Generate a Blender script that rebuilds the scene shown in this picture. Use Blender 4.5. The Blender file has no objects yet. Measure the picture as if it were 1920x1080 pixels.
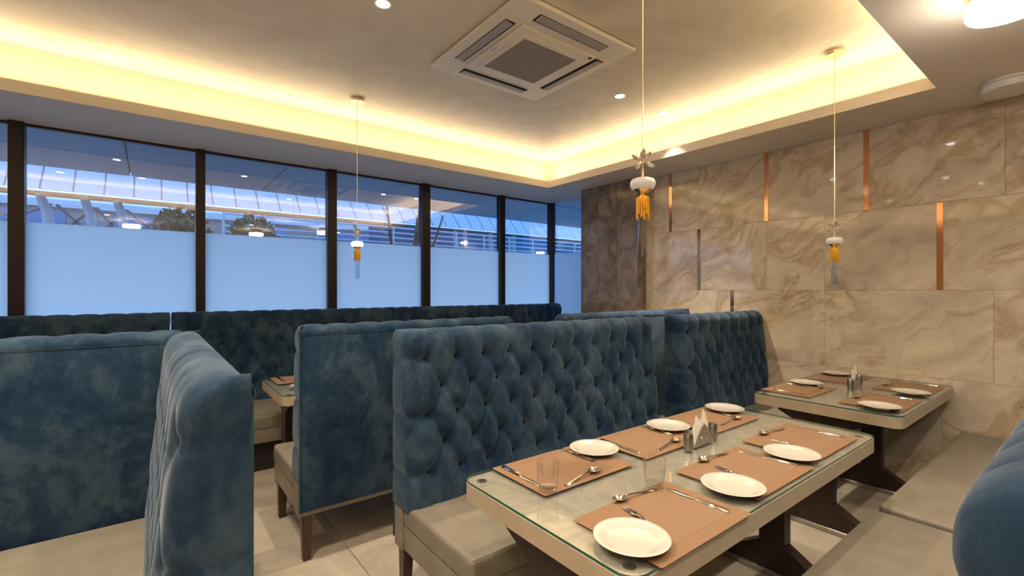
import bpy, bmesh, math, random
import numpy as np
from mathutils import Vector, Matrix

random.seed(7)
rng = np.random.default_rng(7)
SC = bpy.context.scene
COL = SC.collection
PI = math.pi

# ------------------------------------------------------------------ camera
cam_d = bpy.data.cameras.new('camera')
cam = bpy.data.objects.new('camera', cam_d)
COL.objects.link(cam)
cam.location = (0, 0, 1.425)
cam.rotation_euler = (PI / 2, 0, -math.radians(37.6))
cam_d.sensor_width = 36
cam_d.lens = 36 * 875 / 1920
cam_d.shift_y = 4 / 1920
cam_d.clip_start = 0.03
cam_d.clip_end = 200
SC.camera = cam

# ------------------------------------------------------------------ world and exposure
world = bpy.data.worlds.new('dusk_sky')
SC.world = world
world.use_nodes = True
bg = world.node_tree.nodes['Background']
bg.inputs['Color'].default_value = (0.36, 0.61, 1.0, 1)
bg.inputs['Strength'].default_value = 2.25
SC.view_settings.view_transform = 'Standard'
SC.view_settings.look = 'None'
SC.view_settings.gamma = 1
SC.view_settings.use_curve_mapping = False
SC.cycles.max_bounces = 7
SC.cycles.transparent_max_bounces = 12
SC.view_settings.exposure = 0.66

LED_STRENGTH = 38.0          # cove strips
DOWN_POWER = 8.2           # each recessed downlight
WARM = (1.0, 0.84, 0.64)
LEDC = (1.0, 0.79, 0.49)

# ------------------------------------------------------------------ material helpers
def mat(name):
    m = bpy.data.materials.new(name)
    m.use_nodes = True
    nt = m.node_tree
    return m, nt, nt.nodes['Principled BSDF'], nt.nodes['Material Output']

def N(nt, kind, **inputs):
    n = nt.nodes.new('ShaderNode' + kind)
    for k, v in inputs.items():
        key = k.replace('_', ' ')
        if hasattr(v, 'is_linked') or isinstance(v, bpy.types.NodeSocket):
            nt.links.new(v, n.inputs[key])
        else:
            n.inputs[key].default_value = v
    return n

def L(nt, a, b):
    nt.links.new(a, b)

def ramp(nt, fac, stops):
    r = nt.nodes.new('ShaderNodeValToRGB')
    el = r.color_ramp.elements
    while len(el) < len(stops):
        el.new(0.5)
    for e, (p, c) in zip(el, stops):
        e.position = p
        e.color = (c[0], c[1], c[2], 1) if len(c) == 3 else c
    L(nt, fac, r.inputs['Fac'])
    return r.outputs['Color']

def math_n(nt, op, a, b=None):
    n = nt.nodes.new('ShaderNodeMath')
    n.operation = op
    for i, v in enumerate((a, b)):
        if v is None:
            continue
        if isinstance(v, bpy.types.NodeSocket):
            L(nt, v, n.inputs[i])
        else:
            n.inputs[i].default_value = v
    return n.outputs[0]

def mixc(nt, fac, a, b, mode='MIX'):
    n = nt.nodes.new('ShaderNodeMix')
    n.data_type = 'RGBA'
    n.blend_type = mode
    for key, v in (('Factor', fac), ('A', a), ('B', b)):
        s = [i for i in n.inputs if i.name == key and (i.type == 'RGBA' or (key == 'Factor' and i.type == 'VALUE'))][0]
        if isinstance(v, bpy.types.NodeSocket):
            L(nt, v, s)
        else:
            s.default_value = (v[0], v[1], v[2], 1) if isinstance(v, tuple) else v
    return [o for o in n.outputs if o.type == 'RGBA'][0]

def coords(nt, scale=(1, 1, 1), rot=(0, 0, 0), rnd=0.0, kind='pos'):
    if kind == 'pos':
        src = nt.nodes.new('ShaderNodeNewGeometry').outputs['Position']
    else:
        src = nt.nodes.new('ShaderNodeTexCoord').outputs['Object']
    if rnd:
        oi = nt.nodes.new('ShaderNodeObjectInfo')
        cmb = nt.nodes.new('ShaderNodeCombineXYZ')
        a = math_n(nt, 'MULTIPLY', oi.outputs['Random'], rnd)
        b = math_n(nt, 'MULTIPLY', oi.outputs['Random'], rnd * 2.7)
        L(nt, a, cmb.inputs[0]); L(nt, b, cmb.inputs[1]); L(nt, a, cmb.inputs[2])
        add = nt.nodes.new('ShaderNodeVectorMath'); add.operation = 'ADD'
        L(nt, src, add.inputs[0]); L(nt, cmb.outputs[0], add.inputs[1])
        src = add.outputs[0]
    mp = nt.nodes.new('ShaderNodeMapping')
    mp.inputs['Scale'].default_value = scale
    mp.inputs['Rotation'].default_value = rot
    L(nt, src, mp.inputs['Vector'])
    return mp.outputs['Vector']

def noise(nt, vec, scale, detail=4, rough=0.55, dist=0.0):
    n = nt.nodes.new('ShaderNodeTexNoise')
    L(nt, vec, n.inputs['Vector'])
    n.inputs['Scale'].default_value = scale
    n.inputs['Detail'].default_value = detail
    n.inputs['Roughness'].default_value = rough
    n.inputs['Distortion'].default_value = dist
    return n.outputs['Fac']

def bump(nt, b, height, strength, dist=0.01):
    n = nt.nodes.new('ShaderNodeBump')
    n.inputs['Strength'].default_value = strength
    n.inputs['Distance'].default_value = dist
    L(nt, height, n.inputs['Height'])
    L(nt, n.outputs['Normal'], b.inputs['Normal'])

def plain(name, col, rough=0.5, metal=0.0, spec=0.5, var=0.0, vscale=8.0, coat=0.0):
    m, nt, b, o = mat(name)
    b.inputs['Roughness'].default_value = rough
    b.inputs['Metallic'].default_value = metal
    b.inputs['Specular IOR Level'].default_value = spec
    b.inputs['Coat Weight'].default_value = coat
    if var:
        f = noise(nt, coords(nt), vscale, 4)
        lo = tuple(c * (1 - var) for c in col); hi = tuple(min(1, c * (1 + var)) for c in col)
        L(nt, ramp(nt, f, [(0.3, lo), (0.7, hi)]), b.inputs['Base Color'])
    else:
        b.inputs['Base Color'].default_value = (*col, 1)
    return m

def emit(name, col, strength):
    m, nt, b, o = mat(name)
    nt.nodes.remove(b)
    e = N(nt, 'Emission')
    e.inputs['Color'].default_value = (*col, 1)
    e.inputs['Strength'].default_value = strength
    L(nt, e.outputs[0], o.inputs['Surface'])
    return m

def sheet_glass(name, tint, base=0.04, gain=1.0, rough=0.0, ior=1.5):
    """thin clear sheet: passes tinted light, mirrors more towards grazing"""
    m, nt, b, o = mat(name)
    nt.nodes.remove(b)
    t = N(nt, 'BsdfTransparent'); t.inputs['Color'].default_value = (*tint, 1)
    g = N(nt, 'BsdfGlossy'); g.inputs['Roughness'].default_value = rough
    fr = N(nt, 'Fresnel'); fr.inputs['IOR'].default_value = ior
    fac = math_n(nt, 'MULTIPLY', fr.outputs[0], gain)
    fac = math_n(nt, 'ADD', fac, base)
    fac = math_n(nt, 'MINIMUM', fac, 1.0)
    geo = nt.nodes.new('ShaderNodeNewGeometry')      # only the outer face of a sheet mirrors
    fac = math_n(nt, 'MULTIPLY', fac, math_n(nt, 'SUBTRACT', 1.0, geo.outputs['Backfacing']))
    mx = N(nt, 'MixShader')
    L(nt, fac, mx.inputs[0]); L(nt, t.outputs[0], mx.inputs[1]); L(nt, g.outputs[0], mx.inputs[2])
    L(nt, mx.outputs[0], o.inputs['Surface'])
    return m

M = {}
# velvet
def velvet(name, dark, mid, light):
    m, nt, b, o = mat(name)
    v = coords(nt, (1, 1, 0.8))
    f1 = noise(nt, v, 4.5, 6, 0.65, 0.6)
    f2 = noise(nt, v, 26, 4, 0.6, 0.3)
    f = math_n(nt, 'ADD', math_n(nt, 'MULTIPLY', f1, 0.75), math_n(nt, 'MULTIPLY', f2, 0.25))
    c = ramp(nt, f, [(0.39, dark), (0.5, mid), (0.62, light)])
    L(nt, c, b.inputs['Base Color'])
    b.inputs['Roughness'].default_value = 0.9
    b.inputs['Specular IOR Level'].default_value = 0.2
    b.inputs['Sheen Weight'].default_value = 0.24
    b.inputs['Sheen Roughness'].default_value = 0.42
    b.inputs['Sheen Tint'].default_value = (0.70, 0.82, 0.95, 1)
    f3 = noise(nt, v, 160, 2)
    bump(nt, b, f3, 0.12, 0.004)
    return m
M['velvet'] = velvet('blue_velvet', (0.006, 0.022, 0.058), (0.018, 0.044, 0.084), (0.050, 0.083, 0.122))
M['button'] = plain('shaded_button', (0.006, 0.016, 0.028), 0.9, spec=0.1)  # darker than the velvet: shade of the dimples put into the colour
M['piping'] = plain('velvet_piping', (0.025, 0.075, 0.11), 0.85, spec=0.15)

def leather():
    m, nt, b, o = mat('beige_leather')
    v = coords(nt)
    f = noise(nt, v, 9, 5, 0.6)
    L(nt, ramp(nt, f, [(0.3, (0.20, 0.175, 0.135)), (0.7, (0.255, 0.225, 0.175))]), b.inputs['Base Color'])
    b.inputs['Roughness'].default_value = 0.42
    vo = nt.nodes.new('ShaderNodeTexVoronoi'); vo.inputs['Scale'].default_value = 140
    L(nt, v, vo.inputs['Vector'])
    bump(nt, b, vo.outputs['Distance'], 0.25, 0.003)
    return m
M['leather'] = leather()
M['welt'] = plain('leather_welt', (0.25, 0.21, 0.15), 0.5)

def wood(name, lo, hi, sc=(14, 14, 1.2)):
    m, nt, b, o = mat(name)
    f = noise(nt, coords(nt, sc), 6, 5, 0.6, 0.4)
    L(nt, ramp(nt, f, [(0.3, lo), (0.7, hi)]), b.inputs['Base Color'])
    b.inputs['Roughness'].default_value = 0.38
    return m
M['wood'] = wood('dark_walnut', (0.035, 0.016, 0.010), (0.095, 0.045, 0.026))
M['wenge'] = wood('dark_wenge', (0.014, 0.007, 0.005), (0.040, 0.019, 0.012))
M['plinth'] = plain('dark_plinth', (0.02, 0.014, 0.010), 0.6)

def marble_wall():
    m, nt, b, o = mat('beige_marble_slab')
    v = coords(nt, (1, 1, 1), (0.42, 0, 0), rnd=7.0)
    wn = nt.nodes.new('ShaderNodeTexNoise'); L(nt, v, wn.inputs['Vector'])
    wn.inputs['Scale'].default_value = 1.3; wn.inputs['Detail'].default_value = 3
    sub = nt.nodes.new('ShaderNodeVectorMath'); sub.operation = 'MULTIPLY_ADD'
    L(nt, wn.outputs['Color'], sub.inputs[0]); sub.inputs[1].default_value = (.8, .8, .8); L(nt, v, sub.inputs[2])
    mp = nt.nodes.new('ShaderNodeMapping'); mp.inputs['Scale'].default_value = (1, .34, 1.5); L(nt, sub.outputs[0], mp.inputs['Vector'])
    w = mp.outputs[0]
    f1 = noise(nt, w, 1.6, 9, 0.60)
    f2 = noise(nt, sub.outputs[0], 4.0, 8, 0.7)
    c = ramp(nt, f1, [(0.30, (0.42, 0.355, 0.28)), (0.42, (0.62, 0.53, 0.41)), (0.49, (0.71, 0.61, 0.48)), (0.545, (0.52, 0.40, 0.26)), (0.60, (0.72, 0.62, 0.49)), (0.75, (0.60, 0.52, 0.42))])
    cl = ramp(nt, f2, [(0.33, (0.72, 0.715, 0.72)), (0.55, (1.0, 1.0, 1.0))])
    c = mixc(nt, 0.75, c, cl, 'MULTIPLY')
    vn = noise(nt, w, 1.25, 7, 0.58, 0.25)
    vein = ramp(nt, math_n(nt, 'ABSOLUTE', math_n(nt, 'SUBTRACT', vn, 0.5)), [(0.0, (1, 1, 1)), (0.020, (0, 0, 0))])
    msk = ramp(nt, noise(nt, v, 1.7, 3), [(0.44, (0, 0, 0)), (0.60, (1, 1, 1))])
    c = mixc(nt, math_n(nt, 'MULTIPLY', math_n(nt, 'MULTIPLY', vein, msk), 0.75), c, (0.36, 0.25, 0.14))
    sp = noise(nt, v, 46, 3, 0.6)
    spm = ramp(nt, sp, [(0.66, (0, 0, 0)), (0.71, (1, 1, 1))])
    msk2 = ramp(nt, noise(nt, v, 1.9, 2), [(0.42, (0, 0, 0)), (0.58, (1, 1, 1))])
    c = mixc(nt, math_n(nt, 'MULTIPLY', math_n(nt, 'MULTIPLY', spm, msk2), 0.8), c, (0.20, 0.155, 0.125))
    L(nt, c, b.inputs['Base Color'])
    b.inputs['Roughness'].default_value = 0.045
    b.inputs['Specular IOR Level'].default_value = 0.7
    return m
M['marble'] = marble_wall()

def dark_tile():
    m, nt, b, o = mat('brown_stone_tile')
    v = coords(nt, rnd=5.0)
    f = noise(nt, v, 5, 8, 0.72, 0.8)
    c = ramp(nt, f, [(0.32, (0.10, 0.078, 0.060)), (0.5, (0.22, 0.172, 0.13)), (0.7, (0.36, 0.29, 0.22))])
    L(nt, c, b.inputs['Base Color'])
    b.inputs['Roughness'].default_value = 0.16
    return m
M['dark_tile'] = dark_tile()
M['grout'] = plain('grout', (0.30, 0.25, 0.19), 0.9)
M['copper'] = plain('rose_copper', (0.82, 0.44, 0.24), 0.10, 1.0)

def floor_tile():
    m, nt, b, o = mat('cream_floor_tile')
    v = coords(nt, rnd=4.0)
    f = noise(nt, v, 2.4, 7, 0.65, 0.8)
    c = ramp(nt, f, [(0.3, (0.40, 0.345, 0.275)), (0.55, (0.54, 0.475, 0.385)), (0.75, (0.60, 0.54, 0.45))])
    L(nt, c, b.inputs['Base Color'])
    b.inputs['Roughness'].default_value = 0.22
    return m
M['floor_tile'] = floor_tile()

def table_marble():
    m, nt, b, o = mat('pale_table_marble')
    v = coords(nt)
    f = noise(nt, v, 4.5, 8, 0.62, 1.2)
    c = ramp(nt, f, [(0.32, (0.25, 0.235, 0.20)), (0.48, (0.37, 0.345, 0.295)), (0.54, (0.28, 0.265, 0.225)), (0.7, (0.42, 0.395, 0.345))])
    L(nt, c, b.inputs['Base Color'])
    b.inputs['Roughness'].default_value = 0.3
    return m
M['table_marble'] = table_marble()
M['table_edge'] = plain('cream_edge_band', (0.44, 0.355, 0.25), 0.35, var=0.1)
M['table_glass'] = sheet_glass('table_glass', (0.985, 0.99, 0.98), 0.03, 1.2, 0.0, 1.5)
M['glass_edge'] = plain('green_glass_edge', (0.03, 0.12, 0.075), 0.08, spec=0.8)
M['glass'] = sheet_glass('drinking_glass', (0.975, 0.975, 0.97), 0.035, 1.6, 0.0, 1.5)
M['glass_base'] = sheet_glass('thick_glass_base', (0.90, 0.90, 0.87), 0.10, 1.2, 0.03, 1.5)
M['crystal'] = sheet_glass('clear_crystal', (0.88, 0.93, 0.97), 0.16, 1.8, 0.02, 1.5)
M['porcelain'] = plain('white_porcelain', (0.58, 0.545, 0.485), 0.12, spec=0.6, coat=0.4)
M['steel'] = plain('polished_steel', (0.72, 0.69, 0.64), 0.14, 1.0)
M['brushed'] = plain('brushed_steel', (0.46, 0.44, 0.40), 0.30, 1.0)
M['dark_hole'] = plain('dark_hole', (0.015, 0.013, 0.012), 0.8)
M['napkin'] = plain('paper_napkin', (0.86, 0.82, 0.74), 0.9, spec=0.1)

def weave(name, lo, hi, sc):
    m, nt, b, o = mat(name)
    v = coords(nt, (1, 1, 1), (0, 0, 0), kind='obj')
    w1 = nt.nodes.new('ShaderNodeTexWave'); w1.bands_direction = 'X'; w1.inputs['Scale'].default_value = sc
    w2 = nt.nodes.new('ShaderNodeTexWave'); w2.bands_direction = 'Y'; w2.inputs['Scale'].default_value = sc
    L(nt, v, w1.inputs['Vector']); L(nt, v, w2.inputs['Vector'])
    f = math_n(nt, 'MULTIPLY', math_n(nt, 'ADD', w1.outputs['Fac'], w2.outputs['Fac']), 0.5)
    L(nt, ramp(nt, f, [(0.2, lo), (0.8, hi)]), b.inputs['Base Color'])
    b.inputs['Roughness'].default_value = 0.6
    bump(nt, b, f, 0.4, 0.001)
    return m
M['mat_centre'] = weave('woven_mat_centre', (0.235, 0.132, 0.070), (0.285, 0.165, 0.090), 200)
M['mat_border'] = weave('woven_mat_border', (0.205, 0.112, 0.055), (0.285, 0.160, 0.082), 60)

def ceiling_paint():
    m, nt, b, o = mat('stucco_ceiling_paint')
    v = coords(nt)
    f = noise(nt, v, 2.2, 6, 0.62, 1.2)
    c = ramp(nt, f, [(0.3, (0.66, 0.575, 0.45)), (0.7, (0.80, 0.72, 0.585))])
    L(nt, c, b.inputs['Base Color'])
    b.inputs['Roughness'].default_value = 0.5
    return m
M['ceiling'] = ceiling_paint()
M['soffit'] = plain('cream_soffit_paint', (0.72, 0.65, 0.55), 0.7)
M['plaster'] = plain('beige_wall_paint', (0.55, 0.47, 0.37), 0.7)
M['mullion'] = plain('dark_bronze_mullion', (0.030, 0.020, 0.016), 0.35, 0.5)
M['pane'] = sheet_glass('tinted_window_glass', (0.60, 0.70, 0.80), 0.26, 1.5, 0.0, 1.5)
M['pane_low'] = sheet_glass('clear_window_glass', (0.97, 0.985, 1.0), 0.0, 0.6, 0.0, 1.5)

def film():
    m, nt, b, o = mat('frosted_film')
    nt.nodes.remove(b)
    t = N(nt, 'BsdfTranslucent'); t.inputs['Color'].default_value = (0.94, 0.96, 0.98, 1)
    d = N(nt, 'BsdfDiffuse'); d.inputs['Color'].default_value = (0.55, 0.60, 0.66, 1)
    mx = N(nt, 'MixShader'); mx.inputs[0].default_value = 0.22
    L(nt, t.outputs[0], mx.inputs[1]); L(nt, d.outputs[0], mx.inputs[2])
    L(nt, mx.outputs[0], o.inputs['Surface'])
    return m
M['film'] = film()
M['led'] = emit('led_strip', LEDC, LED_STRENGTH)
M['lamp_disc'] = emit('downlight_disc', (1.0, 0.93, 0.82), 14.0)
M['milk_lit'] = emit('lit_crystal', (1.0, 0.93, 0.84), 1.6)
M['lamp_lit'] = emit('lit_lamp_crystal', (1.0, 0.88, 0.74), 24.0)
M['white_metal'] = plain('white_lamp_ring', (0.75, 0.72, 0.66), 0.4)
M['ac_white'] = plain('ac_white_plastic', (0.76, 0.71, 0.62), 0.45)
M['ac_grey'] = plain('ac_vane_grey', (0.36, 0.34, 0.31), 0.45)
M['gold'] = plain('brushed_gold', (0.83, 0.58, 0.24), 0.22, 1.0)
M['pale_gold'] = plain('champagne_gold', (0.86, 0.72, 0.47), 0.25, 1.0)
M['amber'] = plain('amber_gold', (0.92, 0.46, 0.03), 0.28, 0.55)

def grille_mat():
    m, nt, b, o = mat('ac_mesh_grille')
    v = coords(nt)
    ck = nt.nodes.new('ShaderNodeTexChecker'); ck.inputs['Scale'].default_value = 130
    L(nt, v, ck.inputs['Vector'])
    L(nt, mixc(nt, ck.outputs['Fac'], (0.10, 0.085, 0.07), (0.46, 0.40, 0.32)), b.inputs['Base Color'])
    b.inputs['Roughness'].default_value = 0.6
    return m
M['ac_mesh'] = grille_mat()

def milk():
    m, nt, b, o = mat('milky_crystal')
    b.inputs['Base Color'].default_value = (0.62, 0.57, 0.51, 1)
    b.inputs['Roughness'].default_value = 0.12
    b.inputs['Emission Color'].default_value = (1, 0.9, 0.78, 1)
    b.inputs['Emission Strength'].default_value = 0.10
    return m
M['milk'] = milk()
M['ext_panel'] = plain('exterior_soffit_panel', (0.58, 0.65, 0.72), 0.5)
M['ext_white'] = plain('exterior_white_paint', (0.80, 0.84, 0.88), 0.6)
M['ext_roof'] = plain('exterior_roof_sheet', (0.60, 0.68, 0.76), 0.5)
M['ext_dark'] = plain('exterior_steel', (0.16, 0.22, 0.30), 0.5)
M['ext_blue'] = plain('exterior_blue_glazing', (0.10, 0.30, 0.52), 0.3)
M['ext_ground'] = plain('paving', (0.36, 0.38, 0.40), 0.8, var=0.2, vscale=1.5)
M['leaf'] = plain('hedge_leaf', (0.05, 0.15, 0.10), 0.6, var=0.4, vscale=6)
M['bark'] = plain('tree_bark', (0.11, 0.09, 0.08), 0.9)
M['brick_far'] = plain('far_wall', (0.45, 0.38, 0.34), 0.8)

# ------------------------------------------------------------------ mesh helpers
def link(o, parent=None):
    COL.objects.link(o)
    if parent is not None:
        o.parent = parent
    return o

def finish(me, m, smooth=True, ang=38):
    if m is not None:
        for x in (m if isinstance(m, (list, tuple)) else [m]):
            me.materials.append(x)
    if smooth:
        me.polygons.foreach_set('use_smooth', [True] * len(me.polygons))
        me.set_sharp_from_angle(angle=math.radians(ang))
    me.update()
    return me

def bm_mesh(name, bm, m, smooth=True, ang=38):
    bmesh.ops.recalc_face_normals(bm, faces=bm.faces)
    me = bpy.data.meshes.new(name)
    bm.to_mesh(me); bm.free()
    return finish(me, m, smooth, ang)

def obj(name, me, parent=None, loc=(0, 0, 0), rot=(0, 0, 0)):
    o = bpy.data.objects.new(name, me)
    o.location = loc; o.rotation_euler = rot
    return link(o, parent)

def bobj(name, bm, m, parent=None, loc=(0, 0, 0), rot=(0, 0, 0), smooth=True, ang=38):
    return obj(name, bm_mesh(name, bm, m, smooth, ang), parent, loc, rot)

def add_box(bm, x0, x1, y0, y1, z0, z1, r=0.0, seg=2, edges=None):
    mtx = Matrix.Translation(((x0 + x1) / 2, (y0 + y1) / 2, (z0 + z1) / 2)) @ Matrix.Diagonal((x1 - x0, y1 - y0, z1 - z0, 1))
    g = bmesh.ops.create_cube(bm, size=1, matrix=mtx)
    if r > 0:
        es = set()
        for v in g['verts']:
            for e in v.link_edges:
                if edges is None or edges(e):
                    es.add(e)
        bmesh.ops.bevel(bm, geom=list(es), offset=r, segments=seg, profile=0.5, affect='EDGES')
    return bm

def box(name, m, parent, x0, x1, y0, y1, z0, z1, r=0.0, seg=2, edges=None):
    bm = bmesh.new()
    add_box(bm, x0, x1, y0, y1, z0, z1, r, seg, edges)
    return bobj(name, bm, m, parent)

def vert_edge(e):
    d = e.verts[1].co - e.verts[0].co
    return abs(d.z) > 0.9 * d.length

def add_lathe(bm, prof, n=32, c=(0, 0, 0), a0=0.0, closed=True):
    rings = []
    for (r, z) in prof:
        if r < 1e-6:
            rings.append([bm.verts.new((c[0], c[1], c[2] + z))])
        else:
            rings.append([bm.verts.new((c[0] + r * math.cos(a0 + 2 * PI * i / n), c[1] + r * math.sin(a0 + 2 * PI * i / n), c[2] + z)) for i in range(n)])
    for A, B in zip(rings, rings[1:]):
        for i in range(n):
            j = (i + 1) % n
            a = [A[i], A[j]] if len(A) > 1 else [A[0]]
            b2 = [B[j], B[i]] if len(B) > 1 else [B[0]]
            f = a + b2
            if len(f) >= 3:
                try:
                    bm.faces.new(f)
                except ValueError:
                    pass
    return bm

def lathe(name, m, parent, prof, n=32, c=(0, 0, 0), loc=(0, 0, 0), rot=(0, 0, 0), ang=38):
    bm = bmesh.new(); add_lathe(bm, prof, n, c)
    return bobj(name, bm, m, parent, loc, rot, ang=ang)

def add_tube(bm, pts, rad, n=8, caps=True):
    pts = [Vector(p) for p in pts]
    rads = rad if isinstance(rad, (list, tuple)) else [rad] * len(pts)
    prev = None; rings = []
    for i, p in enumerate(pts):
        t = (pts[min(i + 1, len(pts) - 1)] - pts[max(i - 1, 0)]).normalized()
        ref = prev if prev is not None else (Vector((0, 0, 1)) if abs(t.z) < 0.9 else Vector((1, 0, 0)))
        u = (ref - t * ref.dot(t)).normalized(); prev = u
        w = t.cross(u)
        rings.append([bm.verts.new(p + (u * math.cos(2 * PI * k / n) + w * math.sin(2 * PI * k / n)) * rads[i]) for k in range(n)])
    for A, B in zip(rings, rings[1:]):
        for k in range(n):
            bm.faces.new((A[k], A[(k + 1) % n], B[(k + 1) % n], B[k]))
    if caps:
        bm.faces.new(rings[0]); bm.faces.new(rings[-1])
    return bm

def tube(name, m, parent, pts, rad, n=8, **k):
    bm = bmesh.new(); add_tube(bm, pts, rad, n)
    return bobj(name, bm, m, parent, **k)

def add_prism(bm, pts, d):
    """polygon pts (3-D, coplanar) extruded by vector d"""
    a = [bm.verts.new(p) for p in pts]
    b = [bm.verts.new(Vector(p) + Vector(d)) for p in pts]
    bm.faces.new(a); bm.faces.new(b)
    n = len(pts)
    for i in range(n):
        bm.faces.new((a[i], a[(i + 1) % n], b[(i + 1) % n], b[i]))
    return bm

def add_loft(bm, st):
    """stations (x, half_width, z, thickness) lofted as a rounded strip along x"""
    rings = []
    for (x, w, z, t, *yy) in st:
        y = yy[0] if yy else 0.0
        rings.append([bm.verts.new(p) for p in ((x, y - w, z), (x, y - w * 0.55, z + t), (x, y + w * 0.55, z + t), (x, y + w, z), (x, y + w * .5, z - t * .2), (x, y - w * .5, z - t * .2))])
    for A, B in zip(rings, rings[1:]):
        for k in range(6):
            bm.faces.new((A[k], A[(k + 1) % 6], B[(k + 1) % 6], B[k]))
    bm.faces.new(rings[0]); bm.faces.new(rings[-1])
    return bm

def grid_mesh(name, P, m):
    """P: (nv, nu, 3) array"""
    nv, nu = P.shape[:2]
    idx = np.arange(nv * nu).reshape(nv, nu)
    q = np.stack([idx[:-1, :-1], idx[:-1, 1:], idx[1:, 1:], idx[1:, :-1]], -1).reshape(-1, 4)
    me = bpy.data.meshes.new(name)
    me.from_pydata(P.reshape(-1, 3).tolist(), [], q.tolist())
    me.materials.append(m)
    me.polygons.foreach_set('use_smooth', [True] * len(me.polygons))
    me.update()
    return me

def empty(name, loc=(0, 0, 0), rotz=0.0, parent=None):
    o = bpy.data.objects.new(name, None)
    o.empty_display_size = 0.1
    o.location = loc; o.rotation_euler = (0, 0, rotz)
    return link(o, parent)

def tag(o, label, cat=None, group=None, kind=None):
    if label: o['label'] = label
    if cat: o['category'] = cat
    if group: o['group'] = group
    if kind: o['kind'] = kind
    return o

def thing(name, label, cat, loc=(0, 0, 0), rotz=0.0, group=None):
    return tag(empty(name, loc, rotz), label, cat, group)

def struct(o, label=None):
    return tag(o, label, None, None, 'structure')

# ------------------------------------------------------------------ room measures
XM = 4.42        # marble wall face
XC = 4.264       # face of the brown stone column
XG = 4.576       # return glazing
YW = 4.99        # window wall
XL, YB = -4.2, -1.6
ZS = 2.677       # soffit
ZC = 3.032       # raised ceiling
TX0, TX1, TY0, TY1 = -3.2, 3.838, 0.686, 4.254   # tray opening
EYE = 1.425

# ------------------------------------------------------------------ floor
bm = bmesh.new(); add_box(bm, XL, XG, YB, YW, -0.14, -0.013)
floor = struct(bobj('floor', bm, M['grout']), 'cream stone tiled floor under the booths')
TS = 0.6
tile_bm = bmesh.new(); add_box(tile_bm, -TS / 2 + .0015, TS / 2 - .0015, -TS / 2 + .0015, TS / 2 - .0015, -0.014, 0.0, 0.0015, 1)
tile_me = bm_mesh('floor_tile', tile_bm, M['floor_tile'])
ix0 = math.floor((XL - 0.857) / TS); iy0 = math.floor((YB - 2.579) / TS)
x = 0.857 + ix0 * TS
while x < XG - 0.05:
    y = 2.579 + iy0 * TS
    while y < YW - 0.05:
        ax0, ax1 = max(x, XL), min(x + TS, XG); ay0, ay1 = max(y, YB), min(y + TS, YW)
        if ax1 - ax0 > 0.02 and ay1 - ay0 > 0.02:
            if ax1 - ax0 > TS - .001 and ay1 - ay0 > TS - .001:
                o = obj('floor_tile', tile_me, floor, (x + TS / 2, y + TS / 2, 0))
            else:
                o = box('floor_tile', M['floor_tile'], floor, ax0 + .0015, ax1 - .0015, ay0 + .0015, ay1 - .0015, -0.014, 0)
        y += TS
    x += TS

# ------------------------------------------------------------------ ceiling: raised tray, soffit ring, cove
bm = bmesh.new(); add_box(bm, XL, XG, YB, YW + .1, ZC, ZC + 0.1)
struct(bobj('ceiling', bm, M['ceiling']), 'raised stucco ceiling inside the lit tray')
SB = 0.15                     # cove depth behind the lip
bm = bmesh.new()              # soffit ring
zt = ZS + 0.018
for (a, b2, c, d) in ((XL, TX0, YB, YW + .08), (TX1, XG + .05, YB, YW + .08), (TX0, TX1, YB, TY0), (TX0, TX1, TY1, YW + .08)):
    add_box(bm, a, b2, c, d, ZS, zt)
# lip standing up at the opening edge
LH = 0.078; LT = 0.02
for (a, b2, c, d) in ((TX0, TX1, TY0 - LT, TY0), (TX0, TX1, TY1, TY1 + LT), (TX0 - LT, TX0, TY0 - LT, TY1 + LT), (TX1, TX1 + LT, TY0 - LT, TY1 + LT)):
    add_box(bm, a, b2, c, d, zt, ZS + LH)
struct(bobj('trim_1', bm, M['soffit'], smooth=False), 'cream dropped soffit with the lip of the light cove')
bm = bmesh.new()              # upright cove wall
for (a, b2, c, d) in ((TX0 - SB, TX1 + SB, TY0 - SB - .02, TY0 - SB), (TX0 - SB, TX1 + SB, TY1 + SB, TY1 + SB + .02), (TX0 - SB - .02, TX0 - SB, TY0 - SB, TY1 + SB), (TX1 + SB, TX1 + SB + .02, TY0 - SB, TY1 + SB)):
    add_box(bm, a, b2, c, d, zt, ZC)
struct(bobj('trim_2', bm, M['soffit'], smooth=False), 'upright wall of the light cove round the tray')
# LED strips lying in the cove
LZ = zt + 0.048
def led(label, p, q, inward):
    """strip lying on a ledge behind the lip, its face tilted towards the middle of the room"""
    w = Vector(inward).normalized()
    p = Vector((*p, 0)); q = Vector((*q, 0)); d = q - p
    bm = bmesh.new()
    def at(u, z): return p + Vector((w.x * u, w.y * u, z))
    add_prism(bm, [at(0, LZ - .004), at(.024, LZ - .004), at(.024, LZ - .002), at(0, LZ + .009)], d)
    bmesh.ops.recalc_face_normals(bm, faces=bm.faces)
    for f in bm.faces:
        n = f.normal
        f.material_index = 1 if (n.z > .3) else 0
    o = obj('led_strip', bm_mesh('led_strip', bm, [M['white_metal'], M['led']], False))
    tag(o, label, 'led strip')
    bm = bmesh.new()
    add_prism(bm, [at(0, zt), at(.024, zt), at(.024, LZ - .0045), at(0, LZ - .0045)], d)
    bobj('ledge', bm, M['soffit'], o, smooth=False)
led('warm light strip hidden in the ceiling cove over the windows', (TX0, TY1 + .052), (TX1, TY1 + .052), (0, -1, 0))
led('warm light strip hidden in the ceiling cove along the marble wall', (TX1 + .052, TY0), (TX1 + .052, TY1), (-1, 0, 0))
led('warm light strip hidden in the near edge of the ceiling cove', (TX0, TY0 - .052), (TX1, TY0 - .052), (0, 1, 0))
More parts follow.
